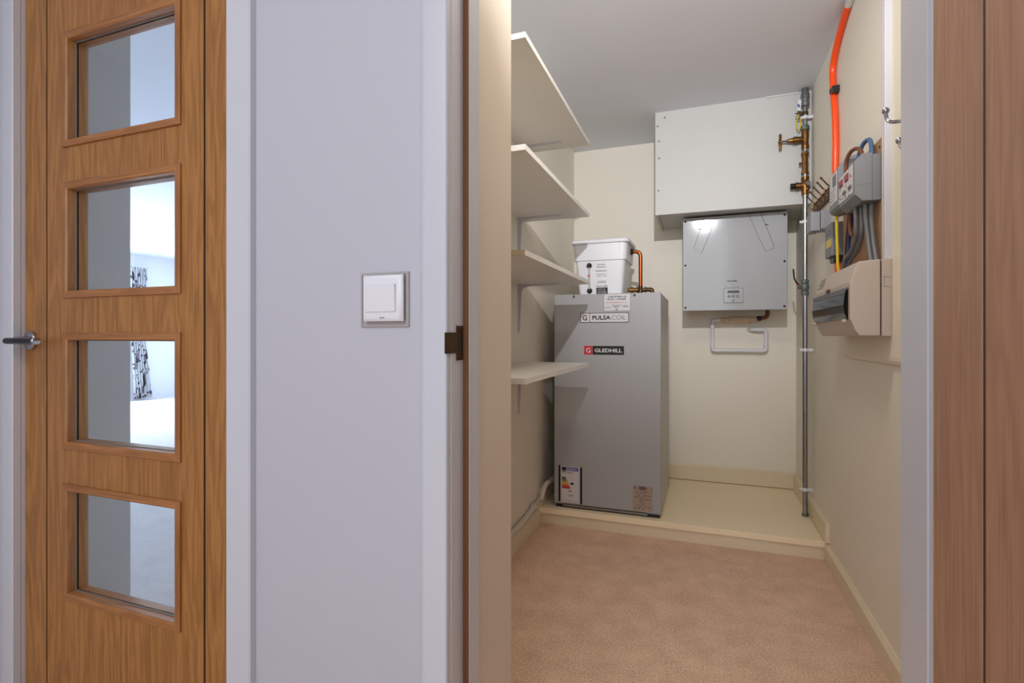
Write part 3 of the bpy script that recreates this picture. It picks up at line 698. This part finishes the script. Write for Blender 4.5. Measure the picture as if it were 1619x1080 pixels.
# ================================================================== RISING MAIN
PX, PY = .514, 3.105
rm = thing('rising_water_main', (PX, PY, .09), 'steel water main with brass stop tap and valves rising in the right corner', 'pipe')
MB().tube([(PX, PY, .0902), (PX, PY, 2.359)], .0122, 16).build('pipe', M['steel'], rm)
MB().lathe((PX, PY, .0903), (0, 0, 1), [(0, .016), (.010, .016), (.014, .013)], 14).build('floor_collar', M['verdigris'], rm)
b = MB(); b.lathe((PX, PY, 2.262), (0, 0, 1), [(0, .014), (.004, .021), (.022, .021), (.026, .018), (.044, .018), (.048, .0215), (.066, .0215), (.070, .019), (.0965, .017)], 18); b.build('top_coupling', M['steel'], rm)
def clip(z, m):
    b = MB(); b.lathe((PX, PY, z - .008), (0, 0, 1), [(0, .0142), (0, .016), (.016, .016), (.016, .0142)], 16); b.box(PX + .012, .5498, PY - .007, PY + .007, z - .007, z + .007); b.box(PX - .026, PX - .012, PY - .005, PY + .005, z - .006, z + .006, .001)
    return b.build('pipe_clip', m, rm)
for z in (2.205, 1.652, .972, .232): clip(z, M['white_pl'])
# earth clamp with looped wire and tag
b = MB(); b.lathe((PX, PY, 2.222), (0, 0, 1), [(0, .0150), (.014, .0150)], 14); b.box(PX - .034, PX - .010, PY - .008, PY + .004, 2.222, 2.238, .001); b.box(PX - .046, PX - .030, PY - .011, PY - .006, 2.226, 2.232); b.box(PX - .046, PX - .020, PY - .010, PY - .006, 2.198, 2.204)
b.build('earth_clamp', M['bronze'], rm)
MB().tube([(PX - .030, PY - .009, 2.222), (PX - .040, PY - .012, 2.19), (PX - .040, PY - .012, 2.155), (PX - .031, PY - .011, 2.140), (PX - .023, PY - .009, 2.16), (PX - .022, PY - .009, 2.20)], .0030, 8, smooth=5).build('earth_wire', M['cable_yg'], rm)
MB().prism([(PX - .040, 2.245), (PX - .022, 2.240), (PX - .020, 2.298), (PX - .034, 2.302)], 'y', PY - .013, PY - .011).build('tag', M['white_pl'], rm)
MB().prism([(PX - .039, 2.268), (PX - .027, 2.256), (PX - .026, 2.270), (PX - .036, 2.280)], 'y', PY - .0145, PY - .0131).build('tag_mark', M['blue'], rm)
# stop tap
b = MB(); b.lathe((PX, PY, 2.140), (0, 0, 1), [(0, .0185), (.004, .021), (.020, .021), (.024, .016)], 8); b.build('compression_nut', M['verdigris'], rm)
b = MB(); b.lathe((PX, PY, 2.040), (0, 0, 1), [(0, .0165), (.010, .0195), (.022, .0175), (.040, .0165), (.070, .0185), (.100, .0165)], 16)
b.lathe((PX - .010, PY, 2.092), (-1, 0, 0), [(0, .013), (.018, .016), (.028, .016), (.028, .0185), (.046, .0185), (.048, .013), (.072, .009), (.072, .008), (.078, .008)], 14)
tap = b.build('stop_tap', M['brass'], rm); tap['label'] = 'brass stop tap with crosshead handle'
MB().tube([(PX - .086, PY, 2.092), (PX - .122, PY, 2.092)], .0048, 10).build('spindle', M['chrome'], tap)
b = MB(); b.lathe((PX - .110, PY, 2.092), (-1, 0, 0), [(0, .009), (.016, .009), (.018, .004)], 12); b.tube([(PX - .118, PY, 2.050), (PX - .118, PY, 2.056), (PX - .118, PY, 2.092), (PX - .118, PY, 2.128), (PX - .118, PY, 2.133)], [.006, .0075, .0055, .0075, .006], 10); b.build('crosshead', M['brass'], tap)
# check valve
b = MB(); b.lathe((PX, PY, 1.905), (0, 0, 1), [(0, .019), (.012, .019), (.014, .0155), (.050, .0155), (.052, .0172), (.056, .0172), (.058, .0155), (.098, .0155), (.100, .0195), (.116, .0195), (.118, .015)], 8)
b.lathe((PX - .012, PY - .004, 1.962), (-1, 0, 0), [(0, .006), (.012, .006), (.012, .008), (.017, .008)], 8)
b.build('check_valve', M['brass'], rm, angle=30)
# pressure reducing valve
b = MB(); b.lathe((PX, PY, 1.795), (0, 0, 1), [(0, .015), (.010, .018), (.022, .016), (.040, .021), (.062, .021), (.074, .0165), (.084, .0195), (.094, .0195), (.096, .014)], 14)
b.lathe((PX - .008, PY, 1.846), (-1, 0, 0), [(0, .018), (.012, .018), (.014, .0165), (.026, .0165), (.028, .0205), (.036, .0205), (.037, .016)], 18)
prv = b.build('pressure_valve', M['brass'], rm); prv['label'] = 'brass pressure reducing valve with black knob'
MB().lathe((PX - .043, PY, 1.846), (-1, 0, 0), [(0, .0135), (.004, .0155), (.024, .0155), (.027, .013)], 18).build('knob', M['black'], prv)
MB().lathe((PX + .006, PY - .014, 1.850), (.35, -1, 0), [(0, .012), (.010, .012), (.010, .0135), (.016, .0135), (.016, .008), (.013, .008)], 12).build('gauge_port', M['chrome'], prv)
MB().lathe((PX + .006, PY - .012, 1.822), (.35, -1, -.2), [(0, .009), (.012, .009), (.014, .006)], 10).build('drain_plug', M['brass'], prv)
# lever ball valve
b = MB(); b.lathe((PX, PY, 1.262), (0, 0, 1), [(0, .015), (.004, .0185), (.018, .0185), (.022, .0155), (.034, .020), (.050, .020), (.062, .0155), (.066, .0185), (.080, .0185), (.084, .014)], 8)
b.lathe((PX - .010, PY - .006, 1.306), (-1, -.2, 0), [(0, .009), (.014, .009), (.016, .012), (.024, .012)], 10)
bv = b.build('ball_valve', M['verdigris'], rm, angle=30); bv['label'] = 'tarnished ball valve with black lever'
MB().tube([(PX - .030, PY - .012, 1.316), (PX - .042, PY - .014, 1.328), (PX - .053, PY - .015, 1.352), (PX - .058, PY - .016, 1.402)], [.0045, .0042, .004, .0042], 8).build('lever', M['black'], bv)
MB().ball((PX - .030, PY - .012, 1.318), .006).build('lever_nut', M['red'], bv)

# ================================================================== ELECTRICAL GEAR ON THE RIGHT WALL
pt = thing('mounting_board', (.542, 2.0, .965), 'cream painted mounting board behind the consumer unit', 'board')
b = MB(); b.prism([(.5499, .962), (.540, .962), (.536, .972), (.5345, .982), (.5345, 1.285), (.5499, 1.285)], 'y', 1.50, 2.405, .0008); b.build('board', M['cream'], pt)
pw = thing('chipboard_panel', (.54, 2.1, 1.3), 'brown chipboard backing panel behind the grey switches and cables', 'board')
MB().box(.532, .5499, 1.928, 2.40, 1.290, 1.676).build('panel', M['ply'], pw)
screw('screw', pw, (.532, 1.945, 1.650), .004, (-1, 0, 0))

tk = thing('cable_trunking', (.54, 1.91, 1.286), 'white vertical cable trunking rising from the consumer unit to the ceiling', 'trunking')
MB().box(.540, .5499, 1.894, 1.926, 1.286, 2.3595).build('trunking_base', M['trunk'], tk)
b = MB(); b.prism([(.5399, 1.8935), (.5325, 1.8935), (.5305, 1.895), (.530, 1.898), (.530, 1.906), (.5307, 1.907), (.5307, 1.911), (.530, 1.912), (.530, 1.921), (.5312, 1.925), (.5399, 1.9265)], 'z', 1.286, 2.3595); b.build('trunking_lid', M['trunk'], tk, angle=15)

# consumer unit
cu = thing('consumer_unit', (.5345, 2.1, 1.047), 'cream consumer unit with smoked black flap under the grey cables', 'fuse box')
prof = [(.507, 1.047), (.451, 1.047), (.440, 1.066), (.4265, 1.100), (.4265, 1.214), (.447, 1.276), (.507, 1.281)]
b = MB(); b.prism(prof, 'y', 1.843, 2.362, .006); b.build('cover', M['cu'], cu, angle=25)
b = MB(); b.prism([(.5343, 1.047), (.509, 1.047), (.509, 1.281), (.5343, 1.281)], 'y', 1.840, 2.365, .003); b.build('base', M['cu'], cu)
MB().box(.5075, .5092, 1.850, 2.355, 1.052, 1.276).build('joint_gap', M['blackhole'], cu)
b = MB(); b.box(.513, .531, 1.8394, 1.8402, 1.225, 1.2265); b.box(.513, .5145, 1.8394, 1.8402, 1.196, 1.2265); b.box(.513, .531, 1.8394, 1.8402, 1.196, 1.1975); b.build('knockout', M['grey_pl2'], cu)
fpoly = [(.4262, 1.192), (.4195, 1.190), (.4160, 1.170), (.4140, 1.145), (.4165, 1.118), (.4240, 1.098), (.4262, 1.098)]
b = MB(); b.prism(fpoly, 'y', 1.862, 2.352, .0012); fl = b.build('flap', M['flap'], cu, angle=12)
MB().prism([(.4258, 1.200), (.4180, 1.196), (.4165, 1.180), (.4195, 1.1905), (.4258, 1.1925)], 'y', 1.858, 2.354, .0008).build('flap_lip', M['grey_dk'], fl)
for y in (1.878, 2.335): MB().lathe((.4245, y, 1.094), (-1, 0, 0), [(0, .006), (.010, .006), (.012, .004)], 10).build('hinge_peg', M['cu'], cu)
MB().box(.419, .430, 2.105, 2.135, 1.196, 1.212, .001).build('latch', M['bronze'], cu)
# printed legend, top of the cover
for i in range(5):
    b = MB(); t = .25 + i * .13; x = .4265 + (.447 - .4265) * t - .0006; z = 1.214 + .062 * t
    b.box(x - .0008, x + .0002, 2.24, 2.34 - (i % 2) * .03, z, z + .002); b.build('print', M['grey_pl2'], cu, smooth=False)

# isolator pair
iso = thing('isolator_switch', (.53, 2.025, 1.478), 'grey isolator switch box with two dark red switches, nearest of the switchgear', 'isolator')
MB().box(.507, .5318, 1.930, 2.118, 1.479, 1.626, .002).build('base', M['grey_pl'], iso)
b = MB(); b.prism([(.5068, 1.479), (.481, 1.479), (.459, 1.501), (.459, 1.607), (.481, 1.631), (.5068, 1.631)], 'y', 1.927, 2.120, .0015); b.build('cover', M['grey_pl'], iso, angle=25)
FX = .4588
fpz = MB().box(FX - .0015, FX, 1.950, 2.118, 1.512, 1.604).build('switch_panel', M['label'], iso)
for y in (2.012, 2.085):
    MB().prism([(FX - .001, 1.566), (FX - .006, 1.570), (FX - .008, 1.587), (FX - .001, 1.592)], 'y', y - .017, y + .017, .001).build('rocker', M['redsw'], iso)
for y in (1.972, 2.04): MB().box(FX - .006, FX - .001, y - .016, y + .016, 1.532, 1.541, .0008).build('breaker_slot', M['grey_dk'], iso)
b = MB(); rnd = random.Random(8)
for k in range(22):
    y = rnd.uniform(1.955, 2.11); z = rnd.uniform(1.514, 1.602); s = rnd.uniform(.0015, .0045)
    b.box(FX - .0021, FX - .0014, y - s, y + s, z - s * .8, z + s * .8)
o = b.build('terminal_marks', M['ink'], iso, smooth=False); o['kind'] = 'stuff'
b = MB(); b.box(.459, .4815, 1.9262, 1.9268, 1.5315, 1.5325); b.box(.4815, .5068, 1.9262, 1.9268, 1.5315, 1.5325); b.build('cover_seam', M['grey_pl2'], iso)

fm = thing('supply_meter', (.53, 2.19, 1.50), 'pale grey meter box with a small dark display window, left of the isolator', 'meter')
b = MB(); b.prism([(.5318, 1.512), (.487, 1.498), (.463, 1.506), (.456, 1.516), (.456, 1.648), (.482, 1.686), (.5318, 1.690)], 'y', 2.124, 2.262, .002); b.build('casing', M['grey_pl'], fm, angle=25)
MB().box(.4548, .4562, 2.145, 2.245, 1.535, 1.645).build('face_plate', M['label'], fm)
MB().box(.4535, .4548, 2.150, 2.200, 1.596, 1.634).build('display_window', M['grey_dk'], fm)
for i in range(4): greek('print', M['ink_grey'], fm, 2.235, 2.16 + (i % 2) * .02, 1.582 - i * .012, .004, .4548, face='-x', seed=60 + i)

co = thing('cut_out_fuse', (.55, 2.48, 1.378), 'narrow grey service fuse box with yellow warning label, above the orange stub', 'fuse box')
b = MB(); b.box(.503, .5499, 2.420, 2.545, 1.376, 1.512, .002); b.build('casing', M['grey_dk'], co)
MB().box(.497, .5028, 2.421, 2.544, 1.376, 1.512, .0015).build('front_cover', M['grey_pl'], co)
MB().box(.4962, .497, 2.435, 2.525, 1.415, 1.448).build('warning_label', M['yellow'], co)
for z in (1.468, 1.482): greek('print', M['ink_blue'], co, 2.53, 2.44, z, .007, .497, face='-x', seed=int(z * 1000))
b = MB(); b.prism([(2.43, 1.3758), (2.53, 1.3758), (2.515, 1.352), (2.455, 1.352)], 'x', .510, .545); b.build('cable_entry', M['black'], co)

cb = thing('connector_box', (.51, 2.74, 1.53), 'ribbed grey cable connector box below the brown hook rail', 'connector box')
MB().box(.470, .508, 2.700, 2.80, 1.530, 1.617, .002).build('block', M['grey_pl2'], cb)
MB().box(.510, .5499, 2.694, 2.80, 1.536, 1.622, .002).build('block', M['grey_pl2'], cb)
for x in (.520, .529, .538): MB().box(x - .0022, x + .0022, 2.690, 2.6945, 1.540, 1.620, .0008).build('rib', M['grey_pl2'], cb)
for x in (.487, .500): MB().lathe((x, 2.72, 1.530), (0, 0, -1), [(0, .005), (.006, .004)], 8).build('foot_screw', M['grey_dk'], cb)

# orange conduits
oc = thing('orange_conduit', (.535, 2.55, 1.6), 'bright orange cable conduit curving down the right wall from the ceiling', 'conduit')
MB().tube([(.540, 2.30, 2.352), (.536, 2.37, 2.332), (.5355, 2.47, 2.300), (.535, 2.555, 2.252), (.535, 2.592, 2.200), (.535, 2.578, 2.11), (.535, 2.548, 1.99), (.535, 2.540, 1.86), (.535, 2.545, 1.77), (.535, 2.540, 1.64)], .0128, 16, smooth=6).build('conduit', M['orange'], oc)
MB().tube([(.5405, 2.285, 2.3565), (.5395, 2.31, 2.3495), (.5375, 2.345, 2.3395)], [.019, .017, .0135], 14).build('sealed_end', M['sealant'], oc)
b = MB(); b.lathe((.535, 2.573, 2.098), (0, .25, 1), [(0, .0134), (0, .0155), (.018, .0155), (.018, .0134)], 16); b.box(.522, .5498, 2.535, 2.562, 2.088, 2.116, .001); b.build('conduit_clip', M['black'], oc)
os_ = thing('orange_conduit', (.535, 2.48, 1.2), 'short orange conduit stub below the service fuse box', 'conduit')
MB().tube([(.531, 2.48, 1.351), (.533, 2.48, 1.30), (.535, 2.48, 1.10)], .0128, 16).build('conduit', M['orange'], os_)

# hook rail
hr = thing('hook_rail', (.542, 2.76, 1.70), 'dark brown hook rail with brass pegs on the right wall', 'hook rail')
MB().box(.537, .5499, 2.575, 3.02, 1.668, 1.722, .002).build('rail', M['rail'], hr)
for y in (2.63, 2.705, 2.785, 2.87, 2.955):
    b = MB(); b.tube([(.537, y, 1.705), (.520, y - .004, 1.720), (.497, y - .010, 1.747)], .0032, 8); b.ball((.496, y - .010, 1.748), .0056, 6)
    b.tube([(.537, y, 1.695), (.520, y, 1.682), (.512, y, 1.688), (.510, y, 1.700)], .0030, 8, smooth=3)
    b.box(.534, .537, y - .008, y + .008, 1.680, 1.716, .0008)
    b.build('peg', M['hook'], hr)

# double coat hook just inside the door frame
ch = thing('coat_hook', (.312, .9605, 1.37), 'chrome double coat hook peeking from behind the right door jamb', 'hook')
b = MB(); b.box(.303, .321, .9601, .9635, 1.335, 1.405, .001); b.build('plate', M['chrome'], ch)
b = MB(); b.tube([(.312, .9632, 1.388), (.304, .985, 1.392), (.297, 1.015, 1.402), (.293, 1.032, 1.412), (.292, 1.037, 1.428)], .0030, 10, smooth=4); b.ball((.292, 1.037, 1.430), .0058, 8); b.build('upper_prong', M['chrome'], ch)
b = MB(); b.tube([(.312, .9632, 1.352), (.306, .975, 1.345), (.301, .990, 1.350), (.299, .996, 1.362)], .0030, 10, smooth=4); b.ball((.299, .996, 1.364), .0055, 8); b.build('lower_prong', M['chrome'], ch)

# cables
def cable(name, label, pts, r, m, group=None):
    o = thing(name, pts[0], label, 'cable', group)
    MB().tube(pts, r, 10, smooth=6).build('sheath', m, o); return o
CG = M['cable_grey']
cable('grey_cable', 'grey cable nearest the trunking, slanting from the isolator into the consumer unit', [(.515, 1.965, 1.4785), (.514, 1.962, 1.43), (.514, 1.945, 1.36), (.514, 1.920, 1.30), (.514, 1.912, 1.2815)], .0072, CG, 'grey cables between isolator and consumer unit')
cable('grey_cable', 'grey cable second from the trunking, slanting into the consumer unit', [(.500, 1.975, 1.4785), (.501, 1.972, 1.43), (.503, 1.955, 1.36), (.503, 1.930, 1.30), (.503, 1.920, 1.2825)], .0072, CG, 'grey cables between isolator and consumer unit')
cable('grey_cable', 'grey cable of the bent pair, the one lying nearer the chipboard', [(.500, 2.020, 1.4785), (.501, 2.020, 1.43), (.503, 2.030, 1.385), (.505, 2.090, 1.342), (.503, 2.165, 1.320), (.500, 2.195, 1.2825)], .0070, CG, 'grey cables between isolator and consumer unit')
cable('grey_cable', 'grey cable of the bent pair, the one in front with the pale outer edge', [(.486, 2.030, 1.4785), (.487, 2.030, 1.43), (.489, 2.040, 1.385), (.490, 2.100, 1.344), (.488, 2.175, 1.325), (.486, 2.212, 1.282)], .0070, CG, 'grey cables between isolator and consumer unit')
cable('brown_cable', 'red-brown cable hanging in a loop under the isolator', [(.500, 2.085, 1.4785), (.500, 2.085, 1.45), (.499, 2.095, 1.415), (.498, 2.120, 1.404), (.497, 2.140, 1.418), (.496, 2.145, 1.45), (.496, 2.140, 1.497)], .0062, M['cable_brown'])
cable('blue_cable', 'dark blue cable hanging between the loop and the yellow cable', [(.510, 2.17, 1.503), (.508, 2.18, 1.45), (.508, 2.21, 1.40), (.509, 2.225, 1.33), (.508, 2.23, 1.2825)], .0065, mat('navy_cable', (44, 58, 98), 0.4))
cable('black_cable', 'black cable hanging just right of the yellow earth cable', [(.512, 2.22, 1.506), (.512, 2.232, 1.45), (.512, 2.25, 1.40), (.512, 2.262, 1.36), (.510, 2.262, 1.2825)], .0062, M['cable_black'])
cable('earth_cable', 'yellow and green earth cable dropping from the meter to the consumer unit', [(.478, 2.25, 1.5005), (.478, 2.25, 1.44), (.479, 2.245, 1.37), (.478, 2.235, 1.315), (.476, 2.205, 1.281)], .0050, M['cable_yg'])
cable('brown_cable', 'brown cable arching over the top of the isolator', [(.474, 2.100, 1.626), (.474, 2.096, 1.655), (.480, 2.075, 1.680), (.492, 2.045, 1.684), (.500, 2.020, 1.664), (.500, 2.012, 1.6325)], .0066, M['cable_brown'])
cable('blue_cable', 'light blue cable arching behind the brown one over the isolator', [(.494, 2.060, 1.6325), (.502, 2.055, 1.665), (.509, 2.035, 1.693), (.517, 2.005, 1.697), (.519, 1.985, 1.675), (.519, 1.975, 1.6275)], .0070, M['cable_blue'])

# ================================================================== LIVING ROOM CURTAIN
cu2 = thing('curtain', (-8.5, 5.72, .03), 'white birch-print curtain hanging beside the living room window', 'curtain')
n = 80; rows = 24; b = MB(); V = []
for j in range(rows + 1):
    t = j / rows; z = .03 + t * 2.10
    if z < 1.0: f = (z - .03) / .97; y0 = 5.62 - .045 * f; y1 = 5.905 - .115 * f
    else: f = (z - 1.0) / 1.13; y0 = 5.575 - .02 * f; y1 = 5.79 + .03 * f
    V.append([b.b.verts.new((-8.50 + .028 * math.sin(i / n * math.pi * 13), y0 + (y1 - y0) * i / n, z)) for i in range(n + 1)])
for j in range(rows):
    for i in range(n): b.b.faces.new((V[j][i], V[j][i + 1], V[j + 1][i + 1], V[j + 1][i]))
bmesh.ops.solidify(b.b, geom=list(b.b.faces), thickness=.004)
b.build('drape', M['curtain'], cu2)
cr = thing('curtain_rail', (-8.5, 4.4, 2.15), 'slim white curtain rail above the living room window', 'curtain rail')
MB().tube([(-8.50, 2.8, 2.155), (-8.50, 5.86, 2.155)], .010, 10).build('rail', M['white_pl'], cr)
for k in range(6): MB().lathe((-8.50, 5.58 + k * .05, 2.130), (0, 0, 1), [(0, .006), (.014, .006)], 8).build('glider', M['ink_grey'], cr)
for y in (2.9, 4.3, 5.84): MB().box(-8.5998, -8.495, y - .01, y + .01, 2.158, 2.175).build('rail_bracket', M['white_pl'], cr)

mv.rotation_euler.x = R(1.8)      # unit tilted forward to raise the lamp highlight on its panel
